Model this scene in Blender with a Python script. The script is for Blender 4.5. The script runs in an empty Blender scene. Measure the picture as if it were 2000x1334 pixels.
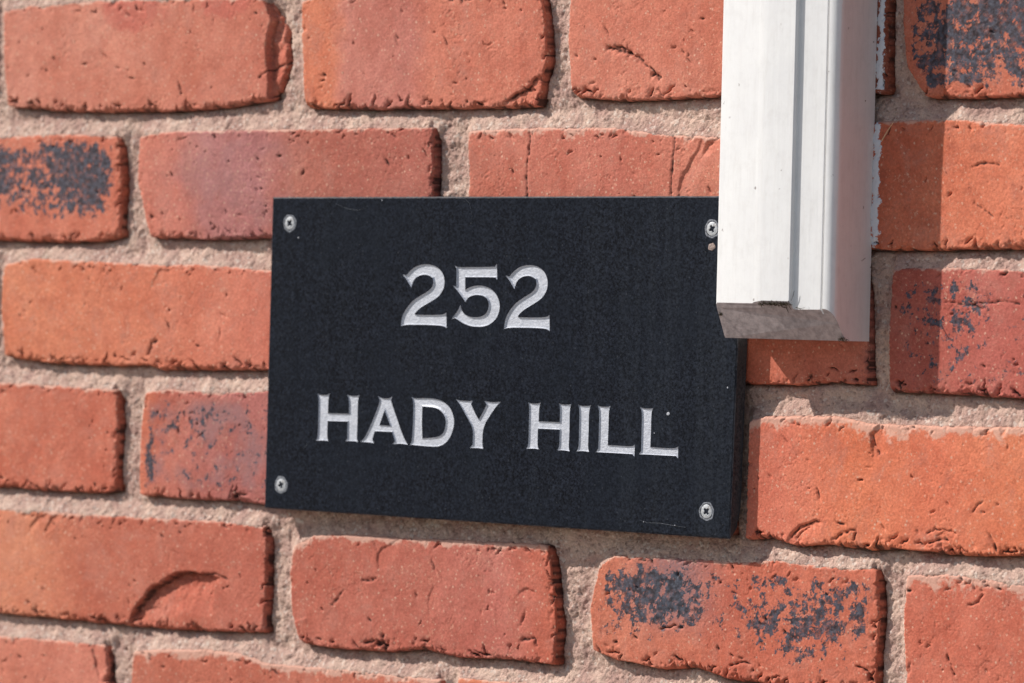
import bpy, math
import numpy as np
from mathutils import Vector, Matrix
from mathutils.geometry import tessellate_polygon

# ------------------------------------------------------------------ camera / light
# world: x along the wall, y into the wall (wall face y = 0, outside is -y), z up. metres
YAW, PITCH, ROLL = 0.6983849, -0.0058966, 0.0244255
FPX = 8884.84
CAM = np.array([1582.019, -1884.408, -189.119])      # mm

def cam_axes():
    cy, sy, cp, sp, cr, sr = math.cos(YAW), math.sin(YAW), math.cos(PITCH), math.sin(PITCH), math.cos(ROLL), math.sin(ROLL)
    f = np.array([-sy*cp, cy*cp, sp]); rt = np.array([cy, sy, 0.0]); up = np.cross(rt, f)
    return rt*cr+up*sr, -rt*sr+up*cr, f
AX = cam_axes()
def W(px, py, out=0.0):
    """point of the plane `out` mm in front of the wall seen at a photo pixel -> (x, z) in mm"""
    d = AX[2]+(px-1000)/FPX*AX[0]-(py-667)/FPX*AX[1]
    q = CAM+d*((-out-CAM[1])/d[1])
    return np.array([q[0], q[2]])

S = bpy.context.scene
C = S.collection
cam = bpy.data.objects.new('camera', bpy.data.cameras.new('camera'))
C.objects.link(cam)
m = Matrix.Identity(4)
for i, a in enumerate((AX[0], AX[1], -AX[2])):
    for j in range(3): m[j][i] = a[j]
for j in range(3): m[j][3] = CAM[j]/1000
cam.matrix_world = m
cam.data.sensor_width = 36
cam.data.lens = FPX*36/2000
cam.data.clip_start = 0.05; cam.data.clip_end = 200
cam.data.dof.use_dof = True
fp = np.array([0.150, -0.01, -0.13])
cam.data.dof.focus_distance = float(np.dot(fp-CAM/1000, AX[2]))
cam.data.dof.aperture_fstop = 12
S.camera = cam

SUNV = Vector((-1.45, -1.0, 1.50))               # towards the sun
w = bpy.data.worlds.new('World'); S.world = w; w.use_nodes = True
nt = w.node_tree
sky = nt.nodes.new('ShaderNodeTexSky'); sky.sky_type = 'NISHITA'; sky.sun_disc = False
sky.sun_elevation = math.asin(SUNV.normalized().z)
sky.sun_rotation = math.atan2(SUNV.x, SUNV.y)
nt.links.new(sky.outputs[0], nt.nodes['Background'].inputs[0])
nt.nodes['Background'].inputs[1].default_value = 0.10
sun = bpy.data.lights.new('sun', 'SUN'); sun.energy = 5.0; sun.angle = math.radians(0.5); sun.color = (1, 0.95, 0.90)
so = bpy.data.objects.new('sun', sun); C.objects.link(so)
so.rotation_euler = SUNV.to_track_quat('Z', 'Y').to_euler(); so.location = (-1, -1, 1.5)
vs = S.view_settings
vs.view_transform = 'Standard'; vs.look = 'None'; vs.gamma = 1; vs.use_curve_mapping = False
vs.exposure = 0.0
K = 1.05                                            # photo value of a sunlit colour / its albedo

# ------------------------------------------------------------------ helpers
def lin(c):
    c = np.array(c, float)/255
    return np.where(c < 0.04045, c/12.92, ((c+0.055)/1.055)**2.4)
def alb(*c):
    return lin(c)/K

def hsh(i, j, s):
    h = (i.astype(np.int64)*374761393+j.astype(np.int64)*668265263+s*1442695041) & 0xffffffff
    h = ((h ^ (h >> 13))*1274126177) & 0xffffffff
    return (h ^ (h >> 16)) & 0xffffffff
def gn(x, y, s=0):
    xi = np.floor(x); yi = np.floor(y); fx = x-xi; fy = y-yi
    xi = xi.astype(np.int64); yi = yi.astype(np.int64)
    u = fx*fx*fx*(fx*(fx*6-15)+10); v = fy*fy*fy*(fy*(fy*6-15)+10)
    def g(a, b, dx, dy):
        t = hsh(xi+a, yi+b, s)*(2*math.pi/4294967296)
        return np.cos(t)*dx+np.sin(t)*dy
    n0 = g(0, 0, fx, fy)*(1-u)+g(1, 0, fx-1, fy)*u
    n1 = g(0, 1, fx, fy-1)*(1-u)+g(1, 1, fx-1, fy-1)*u
    return (n0*(1-v)+n1*v)*1.5
def fbm(x, y, sc, o=4, s=0, g=0.5):
    x = x/sc; y = y/sc; r = 0; a = 1; t = 0
    for k in range(o):
        r = r+a*gn(x, y, s+k*17); t += a; a *= g; x = x*2.03+5.1; y = y*2.03+1.7
    return r/t*1.35
def sst(a, b, x):
    t = np.clip((x-a)/(b-a), 0, 1); return t*t*(3-2*t)

def mesh_np(name, V, F, mat, parent=None, attrs=None, smooth=True, colors=None):
    """V (n,3) in mm, F (k,4) or (k,3)"""
    me = bpy.data.meshes.new(name)
    V = np.asarray(V, np.float32)/1000; F = np.asarray(F, np.int32); n = F.shape[1]
    me.vertices.add(len(V)); me.vertices.foreach_set('co', V.ravel())
    me.loops.add(F.size); me.loops.foreach_set('vertex_index', F.ravel())
    me.polygons.add(len(F)); me.polygons.foreach_set('loop_start', np.arange(0, F.size, n, dtype=np.int32))
    me.polygons.foreach_set('loop_total', np.full(len(F), n, np.int32))
    me.polygons.foreach_set('use_smooth', np.full(len(F), smooth))
    me.update(calc_edges=True); me.validate()
    for k, v in (attrs or {}).items():
        a = me.attributes.new(k, 'FLOAT', 'POINT'); a.data.foreach_set('value', np.asarray(v, np.float32).ravel())
    for k, v in (colors or {}).items():
        v = np.asarray(v, np.float32); v = np.concatenate([v, np.ones((len(v), 1), np.float32)], 1)
        a = me.attributes.new(k, 'FLOAT_COLOR', 'POINT'); a.data.foreach_set('color', v.ravel())
    me.materials.append(mat)
    o = bpy.data.objects.new(name, me); C.objects.link(o)
    if parent: o.parent = parent
    return o
def mesh_py(name, V, F, mat, parent=None, smooth=False, origin=None):
    me = bpy.data.meshes.new(name)
    o0 = Vector(origin) if origin is not None else Vector((0, 0, 0))
    me.from_pydata([(Vector(v)-o0)/1000 for v in V], [], F); me.update()
    me.polygons.foreach_set('use_smooth', [smooth]*len(me.polygons))
    me.materials.append(mat)
    o = bpy.data.objects.new(name, me); C.objects.link(o)
    if parent: o.parent = parent
    o.location = o0/1000
    return o
def thing(name, label, cat, loc=(0, 0, 0), **kw):
    o = bpy.data.objects.new(name, None); C.objects.link(o); o.empty_display_size = 0.05
    o['label'] = label; o['category'] = cat
    for k, v in kw.items(): o[k] = v
    return o

class Mat:
    def __init__(s, name):
        s.m = bpy.data.materials.new(name); s.m.use_nodes = True; s.t = s.m.node_tree
        s.b = s.t.nodes['Principled BSDF']; s.tc = s.n('ShaderNodeTexCoord')
    def n(s, t, **kw):
        x = s.t.nodes.new(t)
        for k, v in kw.items(): setattr(x, k, v)
        return x
    def l(s, a, b): s.t.links.new(a, b)
    def put(s, sock, v):
        if isinstance(v, bpy.types.NodeSocket): s.l(v, sock)
        elif isinstance(v, (tuple, list, np.ndarray)):
            v = list(map(float, v)); sock.default_value = v+[1.0] if len(v) == 3 and sock.type == 'RGBA' else v
        else: sock.default_value = v
    def math(s, op, a, b=0.0, clamp=False):
        x = s.n('ShaderNodeMath', operation=op, use_clamp=clamp); s.put(x.inputs[0], a); s.put(x.inputs[1], b); return x.outputs[0]
    def noise(s, mm, detail=3, rough=0.55, dist=0.0, scale3=None, seed=0):
        v = s.tc.outputs['Object']
        mp = s.n('ShaderNodeMapping'); s.l(v, mp.inputs[0])
        mp.inputs['Location'].default_value = (seed*1.37, seed*0.71, seed*2.11)
        sc = scale3 or (1, 1, 1); mp.inputs['Scale'].default_value = tuple(k*1000/mm for k in sc)
        x = s.n('ShaderNodeTexNoise'); s.l(mp.outputs[0], x.inputs['Vector'])
        x.inputs['Scale'].default_value = 1; x.inputs['Detail'].default_value = detail
        x.inputs['Roughness'].default_value = rough; x.inputs['Distortion'].default_value = dist
        return x.outputs[0]
    def vor(s, mm, seed=0, feature='F1', rnd=1.0):
        mp = s.n('ShaderNodeMapping'); s.l(s.tc.outputs['Object'], mp.inputs[0])
        mp.inputs['Location'].default_value = (seed*1.37, seed*0.71, seed*2.11)
        mp.inputs['Scale'].default_value = (1000/mm,)*3
        x = s.n('ShaderNodeTexVoronoi', feature=feature); s.l(mp.outputs[0], x.inputs['Vector'])
        x.inputs['Scale'].default_value = 1; x.inputs['Randomness'].default_value = rnd
        return x
    def ramp(s, v, a, b, lo=0.0, hi=1.0):
        x = s.n('ShaderNodeMapRange', interpolation_type='SMOOTHSTEP'); s.put(x.inputs[0], v)
        for i, k in enumerate((a, b, lo, hi)): x.inputs[i+1].default_value = k
        return x.outputs[0]
    def mix(s, f, a, b, mode='MIX'):
        x = s.n('ShaderNodeMix', data_type='RGBA', blend_type=mode)
        s.put(x.inputs[0], f); s.put(x.inputs[6], a); s.put(x.inputs[7], b); return x.outputs[2]
    def attr(s, n, col=False):
        x = s.n('ShaderNodeAttribute', attribute_name=n); return x.outputs['Color' if col else 'Fac']
    def bump(s, h, mm, strength=1.0, prev=None):
        x = s.n('ShaderNodeBump'); x.inputs['Distance'].default_value = mm/1000; x.inputs['Strength'].default_value = strength
        s.put(x.inputs['Height'], h)
        if prev: s.l(prev, x.inputs['Normal'])
        return x.outputs[0]
    def fin(s, col, rough, normal=None, spec=0.5, metal=0.0):
        s.put(s.b.inputs['Base Color'], col); s.put(s.b.inputs['Roughness'], rough)
        s.put(s.b.inputs['Specular IOR Level'], spec); s.put(s.b.inputs['Metallic'], metal)
        if normal: s.l(normal, s.b.inputs['Normal'])
        return s.m

# ------------------------------------------------------------------ materials
def brick_material():
    M = Mat('fired_clay')
    col = M.attr('Tint', True)
    n1 = M.noise(1.3, 4, 0.65); n2 = M.noise(9, 3, 0.6, seed=3)
    col = M.mix(1.0, col, M.mix(M.ramp(n1, 0.25, 0.75), (0.78, 0.80, 0.80), (1.16, 1.21, 1.25)), 'MULTIPLY')
    col = M.mix(1.0, col, M.mix(M.ramp(n2, 0.3, 0.7), (0.93, 0.93, 0.95), (1.05, 1.12, 1.14)), 'MULTIPLY')
    # dull weathered bloom lying in patches over the fired skin
    bl = M.math('MULTIPLY', M.ramp(M.noise(17, 6, 0.72, seed=71, dist=.6), 0.46, 0.72), M.ramp(M.noise(1.8, 4, 0.7, seed=73), 0.3, 0.6, 0.35, 1.0))
    col = M.mix(M.math('MULTIPLY', bl, 0.42), col, tuple(alb(186, 132, 116)))
    sc = M.math('MULTIPLY', M.ramp(M.noise(13, 5, 0.7, seed=75), 0.54, 0.70), 0.35)
    col = M.mix(sc, col, tuple(alb(158, 84, 66)))
    # pale mineral specks and short scratches
    sp = M.vor(3.4, seed=2)
    spn = M.noise(2.0, 3, 0.7, seed=9, dist=1.2)
    k = M.math('MULTIPLY', M.ramp(sp.outputs['Distance'], 0.10, 0.28, 1, 0), M.ramp(spn, 0.46, 0.58))
    col = M.mix(M.math('MULTIPLY', k, 0.7), col, tuple(alb(226, 186, 160)))
    st = M.noise(4.2, 5, 0.78, seed=5, dist=2.4)
    k2 = M.math('MULTIPLY', M.ramp(st, 0.57, 0.64), M.ramp(M.noise(28, 3, 0.6, seed=15), 0.38, 0.58, 0.25, 1))
    col = M.mix(M.math('MULTIPLY', k2, 0.5), col, tuple(alb(224, 172, 142)))
    # blue-black fired mottling
    fine = M.noise(1.6, 4, 0.7, seed=11, dist=0.6)
    mo = M.math('ADD', M.attr('Mottle'), M.math('MULTIPLY', M.math('SUBTRACT', fine, 0.5), 1.0))
    mk = M.math('MULTIPLY', M.ramp(mo, -0.10, 0.18), M.ramp(M.noise(4.0, 4, 0.7, seed=61), 0.30, 0.50, 0.55, 1.0))
    dark = M.mix(M.ramp(M.noise(3.0, 3, 0.6, seed=21), 0.35, 0.65), tuple(alb(26, 35, 44)), tuple(alb(70, 80, 93)))
    soft = M.attr('Veil')
    col = M.mix(M.math('MULTIPLY', soft, M.ramp(fine, 0.3, 0.66, 0.55, 1.0)), col, tuple(alb(146, 112, 112)))
    col = M.mix(M.math('MULTIPLY', mk, 0.95), col, dark)
    # mortar and paint left on the face
    sm = M.math('ADD', M.attr('Smear'), M.math('MULTIPLY', M.math('SUBTRACT', M.noise(2.2, 4, 0.7, seed=31), 0.5), 1.1))
    smk = M.ramp(sm, 0.05, 0.40)
    col = M.mix(M.math('MULTIPLY', smk, 0.68), col, tuple(alb(218, 178, 158)))
    pt = M.math('ADD', M.attr('Paint'), M.math('MULTIPLY', M.math('SUBTRACT', M.noise(2.6, 4, 0.75, seed=41), 0.5), 1.3))
    ptk = M.ramp(pt, 0.02, 0.10)
    col = M.mix(ptk, col, (0.72, 0.72, 0.74))
    col = M.mix(M.ramp(M.attr('Pit'), 0.25, 0.7, 0, 0.88), col, (0.045, 0.024, 0.020))  # dark brown painted in for the shade of pits and broken edges
    rough = M.mix(mk, (0.86,)*3, (0.60,)*3)
    g = M.noise(0.9, 4, 0.7, seed=1)
    nb = M.bump(g, 0.22, 0.8)
    nb = M.bump(M.noise(3.0, 5, 0.7, seed=51, dist=.5), 0.7, 0.5, nb)
    pit = M.vor(4.2, seed=7); pm = M.math('MULTIPLY', M.ramp(pit.outputs['Distance'], 0.0, 0.22, 1, 0), M.ramp(spn, 0.5, 0.6))
    nb = M.bump(M.math('MULTIPLY', pm, -1), 0.5, 0.8, nb)
    return M.fin(col, rough, nb, spec=0.25)
def mortar_material():
    M = Mat('sandy_mortar')
    n1 = M.noise(14, 4, 0.6); n2 = M.noise(1.0, 3, 0.7, seed=4)
    col = M.mix(M.ramp(n1, 0.3, 0.7), tuple(alb(184, 149, 137)), tuple(alb(214, 184, 166)))
    col = M.mix(1.0, col, M.mix(M.ramp(n2, 0.3, 0.7), (0.84, 0.83, 0.82), (1.13, 1.13, 1.13)), 'MULTIPLY')
    v = M.vor(1.5, seed=3)
    hs = M.n('ShaderNodeSeparateColor'); M.l(v.outputs['Color'], hs.inputs[0])
    col = M.mix(M.math('MULTIPLY', M.ramp(hs.outputs[0], 0.90, 0.93), 0.5), col, tuple(alb(120, 92, 82)))
    col = M.mix(M.math('MULTIPLY', M.ramp(hs.outputs[1], 0.90, 0.93), 0.45), col, tuple(alb(235, 222, 208)))
    col = M.mix(M.math('MULTIPLY', M.attr('Dirt'), 0.75), col, tuple(alb(122, 100, 86)))  # darker along brick undersides and in random patches
    nb = M.bump(M.noise(0.9, 4, 0.7, seed=6), 0.8, 1.0)
    nb = M.bump(M.math('SUBTRACT', 1.0, v.outputs['Distance']), 0.5, 0.7, nb)
    return M.fin(col, 0.93, nb, spec=0.2)
def slate_material():
    M = Mat('black_slate')
    n = M.noise(1.3, 4, 0.8); n2 = M.noise(40, 4, 0.6, seed=2)
    n3 = M.noise(2.4, 4, 0.7, seed=12)
    col = M.mix(M.ramp(n, 0.34, 0.72), (0.0, 0.0004, 0.0025), (0.0190, 0.0240, 0.0370))
    col = M.mix(1.0, col, M.mix(M.ramp(n3, 0.3, 0.7), (0.72,)*3, (1.3,)*3), 'MULTIPLY')
    col = M.mix(M.math('MULTIPLY', M.ramp(n2, 0.35, 0.7), 0.5), col, (0.0080, 0.0115, 0.0190))
    v = M.vor(2.6, seed=5); hs = M.n('ShaderNodeSeparateColor'); M.l(v.outputs['Color'], hs.inputs[0])
    k = M.math('MULTIPLY', M.ramp(v.outputs['Distance'], 0.05, 0.2, 1, 0), M.ramp(hs.outputs[0], 0.6, 0.9))
    col = M.mix(M.math('MULTIPLY', k, 0.6), col, (0.07, 0.075, 0.085))
    # dusty bloom running down the face (vertical streaks) and thicker towards the moulding
    sx = M.n('ShaderNodeSeparateXYZ'); M.l(M.tc.outputs['Object'], sx.inputs[0])
    sk = M.noise(10, 4, 0.6, seed=8, scale3=(1, 1, 0.05))
    d = M.math('MULTIPLY', M.ramp(sk, 0.40, 0.80, 0.15, 0.6), M.ramp(sx.outputs[0], 0.02, 0.17, 0.25, 1.0))
    col = M.mix(M.math('MULTIPLY', d, M.ramp(n, 0.3, 0.7, 0.25, 0.9)), col, (0.045, 0.052, 0.062))
    edge = M.attr('Edge')
    col = M.mix(M.math('MULTIPLY', edge, M.ramp(M.noise(5, 4, 0.7, seed=9), 0.35, 0.65, 0.1, 1.0)), col, (0.13, 0.13, 0.14))
    nb = M.bump(n, 0.06, 0.6)
    nb = M.bump(M.noise(30, 2, 0.5, seed=15), 0.3, 0.5, nb)
    return M.fin(col, M.ramp(n, 0.3, 0.7, 0.36, 0.52), nb, spec=0.08)
def slate_edge_material():
    M = Mat('sawn_slate_edge')
    n = M.noise(1.6, 4, 0.7); n2 = M.noise(9, 3, 0.6, seed=2, scale3=(1, 1, 0.3))
    col = M.mix(M.ramp(n, 0.35, 0.7), (0.022, 0.024, 0.028), (0.075, 0.075, 0.08))
    col = M.mix(M.ramp(n2, 0.45, 0.6, 0, 0.6), col, (0.05, 0.055, 0.06))
    return M.fin(col, 0.75, M.bump(n, 0.4, 0.8), spec=0.3)
def silver_material():
    M = Mat('silver_letter_paint')
    n = M.noise(1.5, 4, 0.65, scale3=(1, 1, 1.5)); n2 = M.noise(0.7, 3, 0.7, seed=3)
    col = M.mix(M.ramp(n, 0.3, 0.7), (0.41, 0.43, 0.48), (0.60, 0.62, 0.67))
    col = M.mix(M.ramp(M.noise(1.1, 3, 0.7, seed=8), 0.66, 0.74, 0, 0.35), col, (0.3, 0.3, 0.32))
    nb = M.bump(n, 0.42, 0.8)
    return M.fin(col, 0.52, nb, spec=0.5, metal=0.15)
def zinc_material():
    M = Mat('zinc_plated_steel')
    n = M.noise(0.8, 3, 0.7)
    n2 = M.noise(2.0, 3, 0.6, seed=5)
    col = M.mix(M.ramp(n, 0.35, 0.65), (0.34, 0.36, 0.38), (0.56, 0.57, 0.58))
    col = M.mix(M.ramp(n2, 0.56, 0.7, 0, 0.7), col, (0.20, 0.16, 0.13))
    return M.fin(col, 0.5, M.bump(n, 0.12, 0.8), spec=0.5, metal=0.35)
def plain(name, c, r=0.8, mm=1.5, var=0.25, spec=0.3, bump=0.3):
    M = Mat(name); n = M.noise(mm, 4, 0.7)
    col = M.mix(M.ramp(n, 0.3, 0.7), tuple(k*(1-var) for k in c), tuple(k*(1+var) for k in c))
    return M.fin(col, r, M.bump(n, bump, 0.7), spec=spec)
def white_material(name, grime=0.0, seed=0, tint=(1, 1, 1)):
    M = Mat(name)
    br = M.noise(2.2, 4, 0.6, seed=seed, scale3=(1, 1, 0.03))        # brush strokes run down the timber
    n = M.noise(24, 4, 0.6, seed=seed+1)
    col = M.mix(M.ramp(n, 0.3, 0.7), (0.77, 0.765, 0.75), (0.735, 0.73, 0.72))
    col = M.mix(M.ramp(br, 0.42, 0.66, 0, 0.22), col, (0.70, 0.69, 0.675))
    sp = M.vor(12, seed=seed+4); spn = M.noise(3, 4, 0.7, seed=seed+2, dist=0.8)
    k = M.math('MULTIPLY', M.ramp(sp.outputs['Distance'], 0.02, 0.10, 1, 0), M.ramp(spn, 0.48, 0.56))
    col = M.mix(M.math('MULTIPLY', k, 0.8), col, (0.13, 0.09, 0.07))
    dn = M.noise(6, 5, 0.7, seed=seed+6); ds = M.noise(3, 5, 0.75, seed=seed+7, scale3=(1, 1, 0.15))
    gr = M.math('MULTIPLY', M.ramp(ds, 0.46, 0.74), grime)
    col = M.mix(gr, col, (0.34, 0.29, 0.25))
    g2 = M.math('MULTIPLY', M.ramp(dn, 0.45, 0.75), grime*0.8)
    col = M.mix(g2, col, (0.30, 0.27, 0.25))
    col = M.mix(1.0, col, tint, 'MULTIPLY')
    nb = M.bump(br, 0.16, 0.7); nb = M.bump(M.noise(0.7, 3, 0.6, seed=seed+9), 0.06, 0.5, nb)
    nb = M.bump(M.noise(18, 3, 0.5, seed=seed+12, scale3=(1, 1, 0.2)), 0.5, 0.5, nb)
    return M.fin(col, 0.42, nb, spec=0.45)
MB, MM = brick_material(), mortar_material()
MS, MSE, ML, MZ = slate_material(), slate_edge_material(), silver_material(), zinc_material()
MW = white_material('white_gloss_paint', 0.12)
MWS = white_material('soiled_white_paint', 0.14, 20, (1.03, 0.93, 0.90))  # pink brick bounce painted into the shaded side's white, plus light grime
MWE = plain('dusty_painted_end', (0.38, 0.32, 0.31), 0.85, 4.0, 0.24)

# ------------------------------------------------------------------ wall data, read off the photo in pixels
# name: (top points left->right, bottom points left->right, left inner points, right inner points, options)
O = dict
BR = [
 # course 1
 O(t=[(5, 22), (60, 12), (190, 2), (380, -2), (528, -4)], b=[(14, 207), (90, 214), (180, 218), (350, 216), (450, 207), (535, 192)], l=[(6, 110)], r=[(552, 60), (560, 120)],
   c=[(0, (206, 127, 104)), (.5, (205, 124, 100)), (1, (196, 110, 88))], rr=6, jag=1.2, seed=1),
 O(t=[(588, 2), (655, -12), (850, -14), (1058, -16)], b=[(594, 210), (700, 212), (850, 211), (1000, 209), (1049, 207)], l=[(590, 100)], r=[(1066, 60), (1068, 120), (1058, 155)],
   c=[(0, (210, 118, 86)), (.12, (210, 119, 88)), (.2, (197, 118, 100)), (.45, (194, 116, 100)), (.55, (206, 120, 96)), (1, (200, 112, 88))], seed=2),
 O(t=[(1112, -30), (1300, -32), (1733, -36)], b=[(1116, 188), (1200, 196), (1300, 192), (1410, 186), (1600, 184), (1732, 182)], l=[(1109, 80)], r=[],
   c=[(0, (202, 116, 92)), (.3, (204, 118, 94)), (1, (150, 78, 58))], seed=3),
 O(t=[(1764, -34), (2000, -36), (2390, -40)], b=[(1806, 190), (1900, 190), (2000, 186), (2385, 184)], l=[(1764, 60), (1772, 130)], r=[],
   c=[(0, (196, 106, 80)), (1, (206, 116, 90))], mot=(.10, 10), seed=4),
 # course 2
 O(t=[(-330, 275), (0, 268), (120, 262), (232, 266)], b=[(-330, 462), (0, 468), (100, 472), (200, 470), (233, 462)], l=[], r=[(236, 350)],
   c=[(0, (200, 112, 88)), (1, (204, 114, 88))], mot=(.06, 7), seed=5, rr=2.5),
 O(t=[(275, 266), (330, 258), (500, 254), (700, 252), (846, 250)], b=[(292, 462), (400, 467), (520, 464), (700, 462), (846, 462)], l=[(270, 350)], r=[(846, 350)],
   c=[(0, (204, 118, 96)), (.12, (198, 116, 98)), (.22, (180, 114, 106)), (.4, (174, 108, 102)), (.55, (180, 102, 84)), (1, (178, 98, 82))], veil=.35, seed=6),
 O(t=[(914, 256), (1050, 250), (1200, 250), (1290, 262), (1390, 268), (1512, 262)], b=[(912, 476), (1100, 478), (1512, 478)], l=[(916, 350)], r=[],
   c=[(0, (198, 112, 90)), (.5, (198, 112, 92)), (.8, (204, 122, 98)), (1, (200, 110, 84))], sm=.4, seed=7),
 O(t=[(1560, 250), (1725, 237), (1870, 232), (2000, 246), (2180, 248)], b=[(1560, 480), (1720, 487), (1800, 487), (1900, 486), (2000, 485), (2180, 484)], l=[], r=[],
   c=[(0, (200, 100, 70)), (.4, (204, 108, 78)), (.6, (218, 124, 92)), (1, (218, 122, 92))], seed=8),
 # course 3
 O(t=[(8, 518), (60, 505), (200, 512), (300, 518), (400, 517), (500, 528), (556, 530)], b=[(10, 695), (100, 710), (200, 712), (290, 712), (310, 720), (420, 722), (500, 722), (556, 722)], l=[(2, 600)], r=[],
   c=[(0, (212, 124, 90)), (.5, (208, 118, 88)), (1, (204, 114, 92))], seed=9),
 O(t=[(598, 535), (1130, 530)], b=[(598, 728), (1130, 735)], l=[], r=[], c=[(0, (190, 105, 80))], seed=10),
 O(t=[(1170, 530), (1690, 530)], b=[(1170, 738), (1458, 747), (1560, 752), (1610, 745), (1695, 752)], l=[], r=[], c=[(0, (188, 96, 70)), (.6, (192, 98, 72)), (1, (196, 112, 92))], seed=11),
 O(t=[(1744, 526), (1860, 522), (2000, 530), (2360, 536)], b=[(1738, 764), (1850, 768), (1930, 775), (2000, 777), (2360, 790)], l=[(1736, 650)], r=[],
   c=[(0, (170, 84, 68)), (.3, (186, 96, 82)), (1, (200, 112, 98))], mot=(-.17, 9), seed=12),
 # course 4
 O(t=[(-340, 742), (0, 748), (60, 750), (120, 756), (228, 762)], b=[(-340, 940), (0, 950), (100, 958), (190, 963), (224, 960)], l=[], r=[(230, 830), (226, 900)],
   c=[(0, (202, 112, 84)), (1, (196, 106, 82))], seed=13, rr=2.0, jag=1.2),
 O(t=[(282, 768), (330, 760), (420, 768), (520, 765), (815, 775)], b=[(272, 966), (300, 968), (380, 976), (450, 976), (515, 984), (815, 1005)], l=[(272, 860)], r=[],
   c=[(0, (204, 112, 84)), (.08, (190, 104, 84)), (.3, (176, 102, 92)), (1, (176, 96, 84))], veil=.75, mot=(-.22, 8), seed=14),
 O(t=[(860, 785), (1425, 812)], b=[(860, 1008), (1425, 1045)], l=[], r=[], c=[(0, (190, 105, 80))], seed=15),
 O(t=[(1466, 822), (1500, 814), (1640, 814), (1700, 828), (1800, 832), (2000, 836), (2100, 840)], b=[(1458, 1052), (1500, 1048), (1560, 1066), (1620, 1062), (1700, 1074), (1760, 1070), (1850, 1082), (2000, 1086), (2100, 1090)], l=[(1462, 940)], r=[],
   c=[(0, (206, 110, 86)), (.12, (212, 114, 88)), (.35, (222, 124, 88)), (.6, (216, 115, 84)), (1, (224, 130, 90))], seed=16, sm=.9),
 # course 5
 O(t=[(-50, 990), (0, 994), (100, 1000), (250, 1010), (400, 1018), (520, 1028)], b=[(-45, 1190), (0, 1197), (100, 1207), (250, 1222), (400, 1232), (515, 1234)], l=[], r=[(520, 1130)],
   c=[(0, (212, 132, 100)), (.2, (208, 124, 92)), (.4, (190, 104, 80)), (1, (186, 100, 80))], seed=17, rr=2.5),
 O(t=[(572, 1068), (612, 1046), (680, 1044), (780, 1050), (900, 1056), (1072, 1064)], b=[(588, 1257), (660, 1266), (750, 1272), (820, 1268), (900, 1284), (1000, 1288), (1082, 1298)], l=[(566, 1120), (570, 1200)], r=[(1080, 1130), (1090, 1220)],
   c=[(0, (184, 98, 78)), (.5, (182, 98, 80)), (.8, (190, 106, 90)), (1, (190, 96, 72))], seed=18, sm=.6),
 O(t=[(1170, 1108), (1200, 1084), (1300, 1090), (1450, 1098), (1520, 1094), (1600, 1108), (1712, 1112)], b=[(1158, 1268), (1200, 1288), (1290, 1306), (1350, 1302), (1420, 1328), (1500, 1336), (1706, 1352)], l=[(1152, 1190)], r=[(1716, 1200)],
   c=[(0, (206, 118, 90)), (.5, (196, 102, 78)), (1, (202, 108, 82))], mot=(.02, 9), seed=19, mtop=1),
 O(t=[(1770, 1124), (1850, 1122), (2000, 1142), (2340, 1160)], b=[(1770, 1385), (2340, 1430)], l=[(1764, 1200)], r=[],
   c=[(0, (202, 108, 84)), (1, (204, 110, 86))], seed=20, sm=1.0),
 # course 6
 O(t=[(-330, 1215), (0, 1242), (100, 1250), (206, 1260)], b=[(-330, 1410), (212, 1455)], l=[], r=[(212, 1340)],
   c=[(0, (206, 124, 96)), (1, (204, 118, 96))], seed=21, rr=3),
 O(t=[(262, 1272), (320, 1268), (400, 1270), (470, 1278), (520, 1296), (640, 1306), (800, 1322), (860, 1328)], b=[(262, 1460), (860, 1520)], l=[(256, 1350)], r=[],
   c=[(0, (192, 106, 82)), (.5, (186, 100, 78)), (1, (204, 118, 94))], seed=22, sm=.7),
]
for b in BR:
    for k in 'tblr': b[k] = np.array([W(*p) for p in b[k]]).reshape(-1, 2)
    b['res'] = 0.5
rng = np.random.default_rng(7)
PAL = [(204, 118, 92), (196, 108, 82), (206, 122, 90), (184, 98, 78), (200, 112, 88), (180, 104, 92)]
def filler(x0, x1, k):
    zt, zb = -75*k+62.5+rng.normal(0, .6), -75*k+rng.normal(0, .6)
    c = PAL[rng.integers(len(PAL))]
    return O(t=np.array([(x0, zt), (x1, zt+rng.normal(0, .8))]), b=np.array([(x0+rng.normal(0, 1), zb), (x1+rng.normal(0, 1), zb)]),
             l=np.zeros((0, 2)), r=np.zeros((0, 2)), c=[(0, c), (1, PAL[rng.integers(len(PAL))])], seed=100+int(rng.integers(1000)), res=4.0,
             **(dict(mot=(-.05, 9)) if rng.random() < .2 else {}))
XL, XR, KT, KB = -800, 800, -7, 22
row = {k: [] for k in range(KT, KB)}
for b in BR:
    k = int(round(-b['b'][:, 1].mean()/75)); row[k].append((b['t'][0, 0], b['t'][-1, 0]))
extra = []
for k in range(KT, KB):
    if row[k]:
        a = min(r[0] for r in row[k])-12; z = max(r[1] for r in row[k])+12
    else:
        a = z = -60+(0 if k % 2 else 112.5)
    while a > XL: extra.append(filler(a-213, a, k)); a -= 225
    while z < XR: extra.append(filler(z, z+213, k)); z += 225
# bricks of the frame's own courses get finer grids where they are near the picture
for b in extra:
    xm = (b['t'][0, 0]+b['t'][-1, 0])/2; zm = b['b'][:, 1].mean()
    if -560 < xm < 480 and -530 < zm < 120: b['res'] = 1.2
ALL = BR+extra

def P(pts): return np.array([W(*p) for p in pts])
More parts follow.
